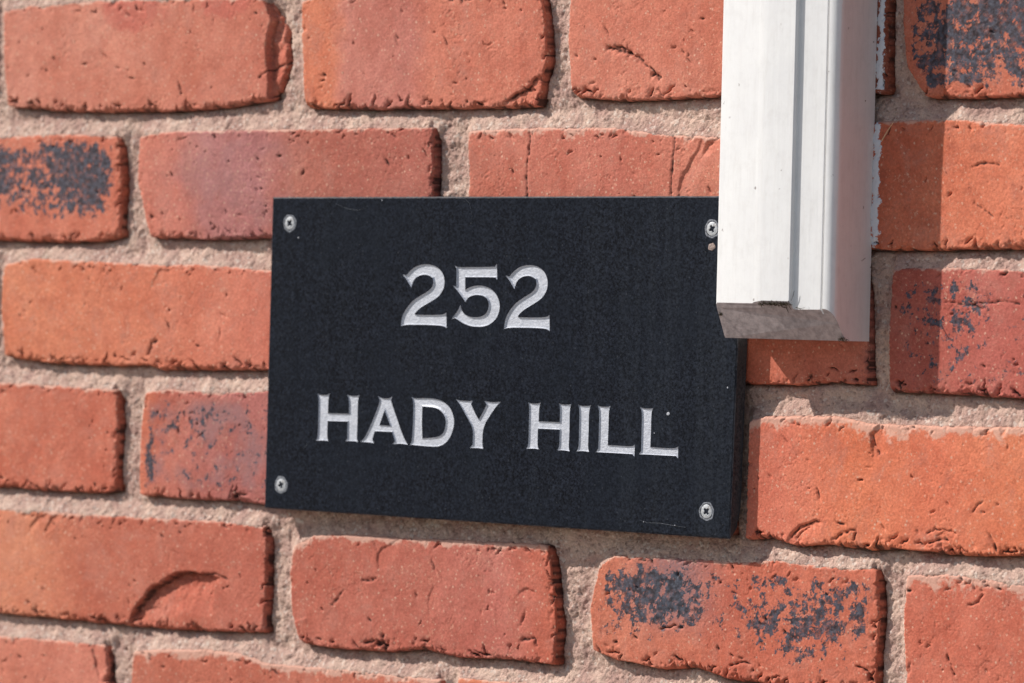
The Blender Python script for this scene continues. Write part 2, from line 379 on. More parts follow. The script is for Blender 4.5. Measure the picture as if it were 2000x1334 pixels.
# scarps: (points, reach mm, depth mm): the face drops on the right hand side of the line
SCARP = [
 (P([(256, 1204), (268, 1178), (300, 1145), (340, 1122), (362, 1117), (392, 1122), (420, 1128)]), 23, 6.5),
 (P([(262, 1192), (285, 1186), (312, 1189)]), 5, .8),
 (P([(985, 202), (1006, 184), (1030, 172), (1046, 152), (1060, 148)]), 13, 2.4),
 (P([(524, 205), (523, 140), (518, 80), (530, 40), (515, 5), (500, -20)]), 26, 6.5),
 (P([(1322, 388), (1332, 340), (1368, 278)]), 9, 1.0),
 (P([(1706, 885), (1706, 850), (1722, 822)]), 12, 1.4),
 (P([(1538, 1062), (1555, 1035), (1580, 1022), (1604, 1018)]), 7, 1.3),
 (P([(1834, 1060), (1830, 1045), (1850, 1036), (1870, 1040)]), 5, .6),
 (P([(190, 1320), (184, 1290), (178, 1262)]), 12, 1.2),
 (P([(600, 1262), (575, 1240), (575, 1215), (600, 1208)]), 8, -.8),
 (P([(740, 1110), (738, 1080), (770, 1056)]), 10, .8),
 (P([(838, 1200), (838, 1165), (850, 1145)]), 8, .5),
 (P([(1015, 1160), (1030, 1148), (1048, 1156)]), 6, .9),
 (P([(296, 560), (310, 530), (345, 520)]), 10, .6),
 (P([(60, 1030), (70, 1012), (90, 1004)]), 4, 1.1),
 (P([(90, 1030), (98, 1012), (112, 1004)]), 5, 1.1),
 (P([(1370, 300), (1378, 280), (1402, 268)]), 6, 1.6),
 (P([(275, 880), (298, 872), (310, 830), (320, 780)]), -1, 0),
]
GROOVE = [
 (P([(1548, 1048), (1560, 1030), (1572, 1026), (1584, 1019), (1602, 1017)]), .55, 1.8), (P([(1556, 1052), (1566, 1040), (1580, 1030)]), .5, 1.4),
 (P([(1812, 1042), (1830, 1032), (1848, 1035), (1872, 1040)]), .5, 1.2), (P([(1818, 1060), (1836, 1052), (1856, 1056)]), .6, 1.6), (P([(1900, 1000), (1912, 985), (1922, 980)]), .5, 1.0),
 (P([(1630, 1055), (1650, 1040), (1672, 1036)]), .6, 1.3), (P([(1200, 90), (1222, 96)]), .7, 1.8), (P([(1225, 100), (1238, 112)]), .6, 1.8),
 (P([(985, 200), (1006, 184), (1030, 172), (1046, 152)]), .5, 1.2), (P([(1890, 1180), (1912, 1176), (1920, 1160)]), .6, 1.4), (P([(1850, 1280), (1858, 1300), (1864, 1318)]), .5, 1.3),
 (P([(1290, 1230), (1318, 1222), (1332, 1226)]), .6, 1.6), (P([(1428, 1300), (1450, 1294), (1466, 1298)]), .6, 1.6), (P([(1672, 1300), (1690, 1310), (1700, 1325)]), .7, 1.8),
 (P([(258, 1200), (268, 1178), (300, 1145), (340, 1122), (362, 1117), (392, 1122)]), .8, 1.2),
 (P([(1186, 96), (1215, 99), (1232, 105), (1246, 114), (1252, 118)]), 1.3, 2.6),
 (P([(1256, 122), (1272, 136), (1280, 148), (1286, 158)]), .7, 1.4),
 (P([(1276, 146), (1288, 150)]), 1.2, 1.8),
 (P([(1035, 255), (1033, 300), (1028, 340), (1030, 388)]), .8, .8),
 (P([(1316, 270), (1314, 320), (1308, 385)]), .7, .7),
 (P([(395, 1122), (420, 1122), (440, 1132)]), .9, 1.5),
 (P([(712, 1255), (735, 1253), (752, 1255)]), 1.2, 2.0),
 (P([(748, 1240), (750, 1275)]), .9, 1.8),
 (P([(445, 982), (452, 955), (456, 945)]), .5, .8),
 (P([(1706, 848), (1712, 870), (1720, 888)]), .7, 1.3),
 (P([(650, 1180), (662, 1168), (672, 1155)]), .7, .9),
 (P([(710, 1136), (735, 1131)]), .8, 1.2),
 (P([(1020, 1250), (1045, 1246), (1048, 1262)]), 1.0, 1.4),
 (P([(1845, 590), (1900, 596), (1960, 588), (1990, 594)]), .6, .8),
 (P([(1900, 325), (1925, 318), (1950, 322)]), .8, 1.0),
 (P([(1905, 395), (1925, 410), (1940, 425)]), .8, .9),
 (P([(290, 690), (296, 672), (305, 668)]), 1.2, 1.6),
 (P([(505, 150), (535, 130), (560, 118)]), .8, 1.0),
]
def seg(X, Y, pts):
    best = np.full(X.shape, 1e9); side = np.zeros(X.shape); tt = np.zeros(X.shape); n = len(pts)-1
    for i in range(n):
        a, b = pts[i], pts[i+1]; d = b-a; L = d@d
        t = np.clip(((X-a[0])*d[0]+(Y-a[1])*d[1])/L, 0, 1)
        dx = X-(a[0]+t*d[0]); dy = Y-(a[1]+t*d[1]); q = np.hypot(dx, dy)
        m_ = q < best; best = np.where(m_, q, best)
        side = np.where(m_, d[0]*dy-d[1]*dx, side); tt = np.where(m_, (i+t)/n, tt)
    return best, side, tt
def polyline(pts, n):
    d = np.r_[0, np.cumsum(np.hypot(*np.diff(pts, axis=0).T))]; t = np.linspace(0, d[-1], n)
    return np.c_[np.interp(t, d, pts[:, 0]), np.interp(t, d, pts[:, 1])]

def build_brick(b):
    s = b['seed']; res = b['res']; r_ = np.random.default_rng(s)
    fine = res < 1
    t, bo = b['t'], b['b']
    L = np.vstack([t[:1], b['l'], bo[:1]]); R = np.vstack([t[-1:], b['r'], bo[-1:]])
    wd = t[-1, 0]-t[0, 0]; ht = t[:, 1].mean()-bo[:, 1].mean()
    nu = int(wd/res)+2; nv = int(ht/res)+2
    T, B, Lc, Rc = polyline(t, nu), polyline(bo, nu), polyline(L, nv), polyline(R, nv)
    u = np.linspace(0, 1, nu)[None, :, None]; v = np.linspace(0, 1, nv)[:, None, None]
    G = (1-v)*T[None]+v*B[None]+(1-u)*Lc[:, None]+u*Rc[:, None]-((1-u)*(1-v)*T[0]+u*(1-v)*T[-1]+(1-u)*v*B[0]+u*v*B[-1])
    X, Y = G[..., 0].copy(), G[..., 1].copy(); U, V = np.meshgrid(np.linspace(0, 1, nu), np.linspace(0, 1, nv))
    dl, dr, dt, db = U*wd, (1-U)*wd, V*ht, (1-V)*ht
    # rounded corners
    for (da, sx, dbb, sy) in ((dl, 1, dt, -1), (dr, -1, dt, -1), (dl, 1, db, 1), (dr, -1, db, 1)):
        r0 = r_.uniform(.7, 2.8); m_ = (da < r0) & (dbb < r0)
        a = 1-da/r0; c = 1-dbb/r0
        X = np.where(m_, X+sx*(a-a*np.sqrt(np.clip(1-c*c/2, 0, 1)))*r0, X)
        Y = np.where(m_, Y+sy*(c-c*np.sqrt(np.clip(1-a*a/2, 0, 1)))*r0, Y)
    jag = b.get('jag', 1.0)
    def en(x, ss, amp):
        z = np.zeros_like(x)+ss*3.3
        n = .5*fbm(x, z, 22, 2, ss)+.75*fbm(x, z, 4.2, 4, ss+5, .7)
        rg = np.abs(gn(x/3.1, z, ss+9)); nt_ = -np.clip(.18-rg, 0, 1)*7*sst(-.1, .5, gn(x/13, z, ss+10))
        return amp*(n+nt_)
    def jagged(x, ss):                              # how far the broken arris stands back from the bed of the brick
        z = np.zeros_like(x)+ss*2.7
        base = np.clip(.55+1.5*fbm(x, z, 16, 2, ss), .1, 2.2)
        saw = np.abs(fbm(x, z, 4.6, 4, ss+3, .7))
        nk = sst(.45, .75, gn(x/5.5, z, ss+4))*sst(-.2, .3, gn(x/17, z, ss+6))
        return np.clip(base*(.7+4.6*saw)+4.2*nk*(.5+saw), 0, 5.2)
    Eb = jagged(X[-1], s*11+71)*jag*1.0; Er = jagged(Y[:, -1], s*11+75)*jag*.5
    if not fine: Eb = Eb*.5; Er = Er*.5
    Y += Eb[None, :]*np.exp(-db/6.5)-.6*fbm(X, Y*0+s, 24, 2, s*11+1)*np.exp(-db/6)
    Y += en(X, s*11+2, .75)*np.exp(-dt/3.0)
    X += -en(Y, s*11+3, .65)*np.exp(-dl/3.0)
    X += -Er[:, None]*np.exp(-dr/6.5)
    # relief
    H = r_.uniform(-.5, .7)*(s != 16)+1.5*(s == 16)+r_.normal(0, .003)*(X-X.mean())+r_.normal(0, .006)*(Y-Y.mean())
    so_ = s*1.37*40
    H = H+.32*fbm(X+so_, Y, 34, 3, s)
    wx = X+3*fbm(X, Y, 12, 2, s+50); wy = Y+3*fbm(X, Y, 12, 2, s+51)
    H += .12*fbm(wx, wy, 6, 4, s+3, .6)
    if fine:
        H += .075*fbm(X, Y, 1.8, 3, s+4, .65)
        fold = fbm((wx+wy*.5)*.7, (wy-wx*.5)*1.5, 8, 3, s+60)          # drag folds left by the mould
        H += -.40*np.exp(-(fold/.03)**2)*sst(.0, .5, fbm(X, Y, 30, 2, s+61))
    e = np.minimum(np.minimum(dl, dr), np.minimum(dt, db))
    def rnd(d, r0, k): 
        rr = r0*(1+.5*gn(X/9+k, Y/9, s+k)); return -rr*.75*np.clip(1-d/rr, 0, 1)**2.2
    H += rnd(db, .35, 1)+rnd(dt, 1.0, 2)+rnd(dl, .8, 3)+rnd(dr, .5*b.get('rr', 1.0), 4)
    # broken arrises
    crk = 1-np.abs(fbm(wx, wy, 3.6, 3, s+7, .6))*2.6
    chip = np.clip(crk-.40, 0, 1)*sst(-.25, .35, fbm(X, Y, 12, 2, s+8))
    H -= chip*(1.6*np.exp(-(db/1.6)**1.6)+1.4*np.exp(-dr/1.8)+1.1*np.exp(-dt/2.6)+.9*np.exp(-dl/2.2))
    H -= 2.6*np.clip(fbm(wx, Y*1.4, 9, 3, s+13, .65)-.22, 0, 1)*(np.exp(-(db/3.6)**2)+.8*np.exp(-(dr/2.2)**2))
    H -= 1.3*sst(.3, .75, fbm(X, Y, 9, 3, s+9, .6))*np.exp(-(e/4.0)**2)
    PIT = np.zeros(X.shape)  # depth shade painted into pits, splits and grooves
    X0 = X
    if fine:
        n = int(wd*ht/15000*90)+8                                       # pits and torn grains
        px_ = r_.uniform(X.min(), X.max(), n); py_ = r_.uniform(Y.min(), Y.max(), n)
        cl = fbm(px_, py_, 30, 2, s+70) > r_.uniform(-.05, .3)
        for x_, y_ in zip(px_[cl], py_[cl]):
            a = r_.normal(-.6, .5); ln = r_.uniform(.5, 1.8) if r_.random() < .8 else r_.uniform(2, 4); wdt = r_.uniform(.35, .8)
            i0, i1 = np.searchsorted(-Y[:, nu//2], -(y_+6)), np.searchsorted(-Y[:, nu//2], -(y_-6))
            j0, j1 = np.searchsorted(X[nv//2], x_-6), np.searchsorted(X[nv//2], x_+6)
            sl = (slice(max(i0-6, 0), i1+6), slice(max(j0-6, 0), j1+6))
            dx = X[sl]-x_; dy = Y[sl]-y_; p = dx*np.cos(a)+dy*np.sin(a); q = -dx*np.sin(a)+dy*np.cos(a)+.25*p*gn(p, q_ if False else p*0+x_, 3)
            dp = r_.uniform(.4, 1.7); g_ = np.exp(-(p/ln)**2-(q/wdt)**2); H[sl] -= dp*g_; PIT[sl] = np.maximum(PIT[sl], g_*max(0, dp-.5))
        # torn arrises: short ragged splits along the lower and right hand edges, a few in the face
        yb = lambda x_: np.interp(x_, B[:, 0], B[:, 1]); xr_ = lambda y_: np.interp(-y_, -Rc[:, 1], Rc[:, 0])
        tears = []
        for q in range(int(wd/11)):
            x_ = r_.uniform(X.min()+2, X.max()-2); tears.append((x_, yb(x_)+abs(r_.normal(0, 1.8))+1.6, r_.normal(.35, .8), r_.uniform(1.0, 4.2), r_.uniform(.35, .75), r_.uniform(1.2, 3.4)))
        for q in range(int(ht/9)):
            y_ = r_.uniform(Y.min()+2, Y.max()-2); tears.append((xr_(y_)-abs(r_.normal(0, 1.3))-.5, y_, r_.normal(1.3, .5), r_.uniform(1.0, 3.5), r_.uniform(.35, .7), r_.uniform(1.0, 2.6)))
        for q in range(int(wd*ht/(4500 if s in (1, 5, 9, 13, 17, 21) else 2600 if s < 14 and s not in (3, 8, 12) else 1300))):
            tears.append((r_.uniform(X.min()+4, X.max()-4), r_.uniform(Y.min()+4, Y.max()-4), r_.normal(.4, 1.0), r_.uniform(.5, 2.8)*r_.uniform(.4, 1), r_.uniform(.28, .5), r_.uniform(.8, 2.0)))
        for q in range(int(wd/14)):
            x_ = r_.uniform(X.min()+2, X.max()-2); tears.append((x_, yb(x_)+ht-abs(r_.normal(0, 1.5))-.8, r_.normal(.4, .6), r_.uniform(.8, 2.6), r_.uniform(.35, .6), r_.uniform(.8, 1.8)))
        rowY = Y[:, nu//2]
        for x_, y_, a, ln, wdt, dp in tears:
            i0, i1 = np.searchsorted(-rowY, -(y_+9)), np.searchsorted(-rowY, -(y_-9)); j0, j1 = np.searchsorted(X[nv//2], x_-9), np.searchsorted(X[nv//2], x_+9)
            sl = (slice(max(i0-8, 0), i1+8), slice(max(j0-6, 0), j1+6)); dx = X[sl]-x_; dy = Y[sl]-y_
            p = dx*np.cos(a)+dy*np.sin(a); q = -dx*np.sin(a)+dy*np.cos(a); q = q+.8*gn(p/2.2+x_, p*0+y_, 5)+.35*gn(p/.9+x_, p*0+y_, 6)
            g_ = np.exp(-(np.abs(p)/ln)**3-(np.abs(q)/wdt)**2.6); H[sl] -= dp*g_; PIT[sl] = np.maximum(PIT[sl], g_*min(1, dp/2))
            H[sl] += .35*min(dp, 1.5)*np.exp(-(np.abs(p)/ln)**3-((q-wdt*2)/(wdt*1.6))**2)*(-1 if r_.random() < .6 else .5)
        jx = .6*fbm(X, Y, 4, 3, 900)+1.1*fbm(X, Y, 11, 3, 902); jy = .6*fbm(X, Y, 4, 3, 901)+1.1*fbm(X, Y, 11, 3, 903)
        bx0, bx1, by0, by1 = X.min()-2, X.max()+2, Y.min()-2, Y.max()+2
        for pts, reach, dep in SCARP:
            cx, cy = pts.mean(0)
            if reach < 0 or not (bx0 < cx < bx1 and by0 < cy < by1): continue
            d_, sd, tt = seg(X+jx, Y+jy, pts)
            fall = np.where(sd < 0, np.clip(1-d_/reach, 0, 1), np.clip(1-d_/.7, 0, 1)*.6)
            H -= dep*fall*(.55+.45*np.sin(np.clip(tt, 0, 1)*np.pi))*np.where((tt <= 0.001) | (tt >= .999), np.exp(-d_/2.5), 1)*(1+.28*fbm(X, Y, 7, 4, 33, .55))
        for pts, wg, dep in GROOVE:
            cx, cy = pts.mean(0)
            if not (bx0 < cx < bx1 and by0 < cy < by1): continue
            d_, sd, tt = seg(X+jx, Y+jy, pts)
            k = np.exp(-(d_/(wg*(1+.5*gn(X/3, Y/3, 13))))**2)*np.clip(.8+.5*gn(X/2.2, Y/2.2, 12), 0, 1); H -= dep*k; PIT = np.maximum(PIT, k*.8)
    # colour that belongs to the clay
    st = b['c']; uu = np.clip(U+.03*fbm(X, Y, 15, 2, s+20), 0, 1)
    cs = np.array([alb(*c[1]) for c in st]); us = [c[0] for c in st]
    col = np.stack([np.interp(uu, us, cs[:, i]) for i in range(3)], -1)
    pat = fbm(X+so_, Y, 45, 3, s+21); p2 = fbm(X*1.0, Y*.25, 14, 2, s+22)
    col *= (1+.2*pat[..., None]*np.array([.5, 1.1, 1.3]))*(1+.09*p2[..., None]*np.array([.6, 1.1, 1.3]))
    if s == 1:                                                          # redder round burns on the first brick
        for (a, bq, rx, ry) in ((258, 20, 26, 12), (438, 8, 20, 9)):
            c0 = W(a, bq); k = .7*sst(1.15, .75, np.hypot((X-c0[0])/rx, (Y-c0[1])/ry)+.25*fbm(X, Y, 9, 3, 5))
            col = col*(1-k[..., None])+k[..., None]*alb(196, 100, 84)
    mot = np.full(X.shape, -1.0)
    if 'mot' in b:
        lv, sc = b['mot']
        f1 = fbm(X*1.0+wx*.3, Y*1.0+wy*.3, sc*1.15, 6, s+30, .8); big = fbm(X, Y, 60, 2, s+31)
        mot = f1*.95+lv+.35*big-.9*np.exp(-(e/4.5)**1.5)
        if b.get('mtop'): mot = mot-.55*sst(.45, .95, V)+.12*np.exp(-((U-.75)/.25)**2)+.18*np.exp(-(U/.25)**2)-.25*np.exp(-((U-.45)/.12)**2)
        if s == 5: mot = mot-.55*sst(.55, 1, V)-.3*sst(.93, 1, U)+.2*sst(.5, .8, U)*(V < .5)
        if s == 14: mot = mot+.5*np.exp(-(dl-6)**2/60)*sst(.3, .6, V)
        if s == 4: mot = mot+.08
        if s == 12: mot = mot+.05
        mot = np.clip(mot*1.6, -1, .38)
    veil = np.zeros(X.shape)
    if 'veil' in b: veil = b['veil']*sst(-.25, .45, fbm(X, Y, 26, 4, s+40))*sst(2, 10, e)*(np.exp(-((U-.35)/.28)**2) if s == 6 else 1)
    if s == 19: veil = 1.0*np.exp(-((U-.3)/.13)**2)*sst(.8, .4, V)
    sm = -.62+b.get('sm', 0)*.18+(1.0+.5*b.get('sm', 0))*np.exp(-dt/(2.4+2.6*b.get('sm', 0)))+.5*np.exp(-dl/1.8)+.75*fbm(X, Y, 11, 4, s+41, .6)
    pnt = np.full(X.shape, -1.0)
    if s in (3, 8):
        base = W(1713, 300)[0] if s == 8 else W(1720, 90)[0]
        ln_ = (X-base)/3.0
        pnt = np.where(X > base-9, .45-np.abs(ln_)*.55+.55*fbm(X, Y, 6, 4, 77, .65), -1)
        pnt = np.where(e < 1.2, pnt-.4, pnt)
    H = H+.5*sst(.05, .35, pnt)
    # skirt: rings that run back into the wall
    K_ = 6; dep = np.array([.15, 1.1, 2.4, 4.2, 7, 11]); off = np.array([.04, .25, .45, .5, .5, .5])
    pad = lambda A: np.pad(A, K_, mode='edge')
    Xp, Yp, Hp = pad(X), pad(Y), pad(H)
    ii, jj = np.mgrid[0:nv+2*K_, 0:nu+2*K_]
    kt = np.clip(K_-ii, 0, K_); kb = np.clip(ii-(nv+K_-1), 0, K_); kl = np.clip(K_-jj, 0, K_); kr = np.clip(jj-(nu+K_-1), 0, K_)
    kk = np.maximum(np.maximum(kt, kb), np.maximum(kl, kr))
    D = np.r_[0, dep]; Of = np.r_[0, off]
    rough = (.6*fbm(Xp+Yp, kk*1.7+Xp*.3, 2.6, 2, s+90) if fine else 0)*np.clip(kk-1, 0, 2)/2
    Hp = Hp-D[kk]*(1+.0*rough)-np.where(kk > 0, rough*.5, 0)
    Xp = Xp+(Of[kr]*.5-Of[kl])+np.where((kr > 0) | (kl > 0), rough, 0)
    fr = np.array([0, .03, .35, .8, 1.05, .9, .2]); Ebp = np.pad(Eb, K_, mode='edge')[None, :]; Erp = np.pad(Er, K_, mode='edge')[:, None]
    Yp = Yp+Of[kt]-np.where(kb > 0, fr[kb]*Ebp+.1*kb, 0)+np.where(kb > 0, rough*.5, 0)
    Xp = Xp+np.where(kr > 0, fr[kr]*Erp, 0)
    pc = lambda A: pad(A)
    colp = np.stack([pad(col[..., i]) for i in range(3)], -1)
    V_ = np.stack([Xp, -Hp, Yp], -1).reshape(-1, 3)
    a, c = Xp.shape; idx = np.arange(a*c).reshape(a, c)
    F = np.stack([idx[1:, :-1], idx[1:, 1:], idx[:-1, 1:], idx[:-1, :-1]], -1).reshape(-1, 4)
    motp = pad(mot)-np.where(kk > 0, .6, 0); smp = pad(sm)-np.where((kk > 0) & (kt == 0), .8, 0)
    b['poly'] = (T, B, Lc, Rc)
    return V_, F, colp.reshape(-1, 3), motp.ravel(), smp.ravel(), pad(veil).ravel(), pad(pnt).ravel(), np.maximum(pad(PIT), np.where(kk > 1, .42+.55*fbm(Xp, Yp, 5, 3, s+95), 0)).ravel()  # skirt rings: crevice shade painted in, with patchy soil

VV, FF, CC, A1, A2, A3, A4, A5 = [], [], [], [], [], [], [], []; off_ = 0
for b in ALL:
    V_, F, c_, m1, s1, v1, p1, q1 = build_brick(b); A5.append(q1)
    VV.append(V_); FF.append(F+off_); CC.append(c_); A1.append(m1); A2.append(s1); A3.append(v1); A4.append(p1); off_ += len(V_)
wall = thing('brick_wall', 'red brick wall with sandy mortar joints behind the black plaque', 'wall')
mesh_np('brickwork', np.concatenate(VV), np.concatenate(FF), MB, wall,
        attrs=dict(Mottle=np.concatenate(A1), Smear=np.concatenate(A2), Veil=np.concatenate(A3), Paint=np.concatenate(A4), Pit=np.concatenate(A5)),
        colors=dict(Tint=np.concatenate(CC)))

# ------------------------------------------------------------------ mortar
def mortar_patch(x0, x1, z0, z1, res, hole=None):
    nx = int(round((x1-x0)/res))+1; nz = int(round((z1-z0)/res))+1
    X, Y = np.meshgrid(np.linspace(x0, x1, nx), np.linspace(z1, z0, nz))
    H = np.full(X.shape, -5.0); inside = np.full(X.shape, -1e3)
    lift = np.zeros(X.shape); dirt = np.zeros(X.shape); crev = np.zeros(X.shape)
    for b in ALL:
        T, B, Lc, Rc = b['poly']
        bx0, bx1, bz0, bz1 = T[0, 0]-14, T[-1, 0]+14, min(B[:, 1])-14, max(T[:, 1])+14
        j = (X[0] > bx0) & (X[0] < bx1); i = (Y[:, 0] > bz0) & (Y[:, 0] < bz1)
        if not j.any() or not i.any(): continue
        sl = np.ix_(i, j); x, y = X[sl], Y[sl]
        st = y-np.interp(x, T[:, 0], T[:, 1]); sb = np.interp(x, B[:, 0], B[:, 1])-y
        slf = np.interp(-y, -Lc[:, 1], Lc[:, 0])-x; sr = x-np.interp(-y, -Rc[:, 1], Rc[:, 0])
        ins = -np.maximum(np.maximum(st, sb), np.maximum(slf, sr))
        inside[sl] = np.maximum(inside[sl], ins)
        inx = sst(6, -2, np.maximum(slf, sr)); iny = sst(6, -2, np.maximum(st, sb))
        l1 = 4.2*np.clip(1-np.abs(st)/9.5, 0, 1)**1.1*inx*(st > -6)
        l2 = 2.6*np.clip(1-np.abs(slf)/5, 0, 1)*iny*(slf > -6)
        lift[sl] = np.maximum(lift[sl], np.maximum(l1, l2))
        crev[sl] = np.maximum(crev[sl], np.maximum(np.exp(-np.clip(sb-.4, 0, 99)/1.1)*inx*(sb > -4), .8*np.exp(-np.clip(sr-.2, 0, 99)/.8)*iny*(sr > -4)))
        dirt[sl] = np.maximum(dirt[sl], np.exp(-np.clip(sb, 0, 99)/1.6)*inx*(sb > -2))  # darker just below each brick's lower edge
    amp = 1 if res < 2 else .4
    wx = X+2*fbm(X, Y, 9, 2, 5); wy = Y+2*fbm(X, Y, 9, 2, 6)
    H += lift*(1+.25*fbm(X, Y, 20, 2, 3))+.9*fbm(X, Y, 28, 3, 201)+amp*(1.3*fbm(wx, wy, 7, 4, 202, .66)+.5*fbm(X, Y, 2.2, 3, 203, .7))
    H -= amp*1.3*np.clip(.1-np.abs(fbm(wx, wy, 11, 3, 204)), 0, 1)*6*sst(.1, .5, fbm(X, Y, 40, 2, 205))
    for (px, py, r, h) in ((1700, 800, 9, 2.6), (1672, 806, 7, 1.5), (622, 8, 9, 3.0), (250, 498, 6, -2.2), (605, 18, 5, 1.5), (1200, 205, 8, 1.0)):
        c0 = W(px, py); H += h*np.exp(-(((X-c0[0])/r)**2+((Y-c0[1])/(r*.55))**2)**1.5)*(1+.3*fbm(X, Y, 3, 2, 9))
    # nearly flush under the plaque and beside the moulding
    H = np.minimum(H, -.35+.25*fbm(X, Y, 3, 2, 210))
    H -= 3.6*crev
    H = np.where(inside > 3, -8, H)
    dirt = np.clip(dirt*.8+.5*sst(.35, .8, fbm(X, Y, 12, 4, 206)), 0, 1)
    idx = np.arange(nx*nz).reshape(nz, nx)
    keep = ~((inside[1:, :-1] > 5) & (inside[:-1, 1:] > 5))
    if hole:
        xc = (X[1:, :-1]+X[1:, 1:])/2; zc = (Y[1:, :-1]+Y[:-1, :-1])/2
        keep &= ~((xc > hole[0]) & (xc < hole[1]) & (zc > hole[2]) & (zc < hole[3]))
    F = np.stack([idx[1:, :-1], idx[1:, 1:], idx[:-1, 1:], idx[:-1, :-1]], -1)[keep]
    return np.stack([X, -H, Y], -1).reshape(-1, 3), F.reshape(-1, 4), dirt.ravel()
FH = (-440, 400, -450, 30)
v1, f1, d1 = mortar_patch(-440, 400, -450, 30, .7)
v2, f2, d2 = mortar_patch(-840, 840, -1660, 588, 4.0, (-436, 396, -446, 26))
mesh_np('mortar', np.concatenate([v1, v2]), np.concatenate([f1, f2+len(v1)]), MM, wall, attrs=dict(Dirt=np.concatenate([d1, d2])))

# ------------------------------------------------------------------ ground sheet far below the frame, unseen, added to bounce sunlight up
def ground_material():
    M = Mat('concrete_paving'); n = M.noise(60, 5, 0.6)
    return M.fin(M.mix(M.ramp(n, 0.3, 0.7), (0.30, 0.27, 0.24), (0.40, 0.37, 0.33)), 0.9, M.bump(n, 2), spec=0.2)
g = mesh_py('ground', [(-9000, -9000, -1640), (9000, -9000, -1640), (9000, 60, -1640), (-9000, 60, -1640)], [(0, 1, 2, 3)], ground_material())
g['kind'] = 'structure'; g['label'] = 'pale paving at the foot of the brick wall'; g['category'] = 'ground'

# ------------------------------------------------------------------ name plaque
TP = 9.6                                             # front face, mm in front of the wall plane
BK = 1.2
plaque = thing('name_plaque', 'black slate house name plaque with engraved silver lettering screwed to brick', 'plaque')
cTL, cBL, cBR = W(532, 385, TP), W(516, 992, TP), W(1425, 1053, TP)
e1, e2 = W(1440, 680, TP), W(1425, 1053, TP)
tdir = W(1400, 383, TP)-cTL; rdir = e1-e2
t_ = np.linalg.solve(np.array([tdir, -rdir]).T, e2-cTL); cTR = cTL+tdir*t_[0]
print('PLAQUE', cTL, cTR, cBR, cBL)

def poly_area(p): x, y = p[:, 0], p[:, 1]; return .5*np.sum(x*np.roll(y, -1)-y*np.roll(x, -1))
def soften(p, it=2, lim=40):
    p = np.asarray(p, float)
    for _ in range(it):
        out = []; n = len(p)
        for i in range(n):
            a, b, c = p[i-1], p[i], p[(i+1) % n]; d1 = b-a; d2 = c-b
            ang = abs(math.degrees(math.atan2(d1[0]*d2[1]-d1[1]*d2[0], d1@d2)))
            if 3 < ang < lim: out += [b-d1*.25, b+d2*.25]
            else: out.append(b)
        p = np.array(out)
    return p
def inset(p, d):
    """move a counter-clockwise outline inwards by d"""
    n = len(p); out = []
    for i in range(n):
        a, b, c = p[i-1], p[i], p[(i+1) % n]
        d1 = (b-a)/max(np.linalg.norm(b-a), 1e-6); d2 = (c-b)/max(np.linalg.norm(c-b), 1e-6)
        n1 = np.array([-d1[1], d1[0]]); n2 = np.array([-d2[1], d2[0]]); m_ = n1+n2; L = np.linalg.norm(m_)
        if L < .3: m_ = -d1 if (d1@d2) < 0 else n1; L = 1.0; out.append(b+m_/L*d*1.2); continue
        m_ /= L; out.append(b+m_*min(d/max(m_@n1, .3), 2.6*d))
    return np.array(out)
Z6 = lambda x, y: (760+x/5.714, 490+y/5.714)
ZH = lambda x, y: (580+x/4.762, 740+y/4.762)
ZI = lambda x, y: (980+x/3.924, 740+y/3.924)
two = [(150,262),(195,272),(235,222),(300,172),(390,148),(480,155),(550,190),(600,250),(620,330),(612,410),(575,480),(520,530),(420,590),(335,640),(283,700),(290,712),(400,716),(605,715),(638,688),(640,862),(605,832),(400,824),(180,822),(132,838),(138,770),(155,710),(195,640),(260,560),(350,500),(430,455),(480,410),(497,350),(485,300),(440,270),(390,262),(330,275),(285,308),(258,360),(248,408),(225,370),(190,310)]
five = [(732,166),(768,184),(1000,182),(1180,178),(1203,146),(1205,322),(1185,294),(1100,292),(848,292),(848,436),(900,405),(980,385),(1060,392),(1140,425),(1200,490),(1232,575),(1234,655),(1205,740),(1150,800),(1080,838),(1000,848),(910,840),(830,810),(770,770),(735,748),(698,762),(740,705),(775,655),(797,604),(808,660),(832,700),(880,732),(950,744),(1020,738),(1075,710),(1105,660),(1115,600),(1105,550),(1070,508),(1010,490),(950,490),(900,507),(868,535),(852,572),(825,530),(780,465),(716,390),(750,396),(752,300),(752,195)]
two2 = [(x+1151, y+13+20*(y-262)/575) for x, y in two]
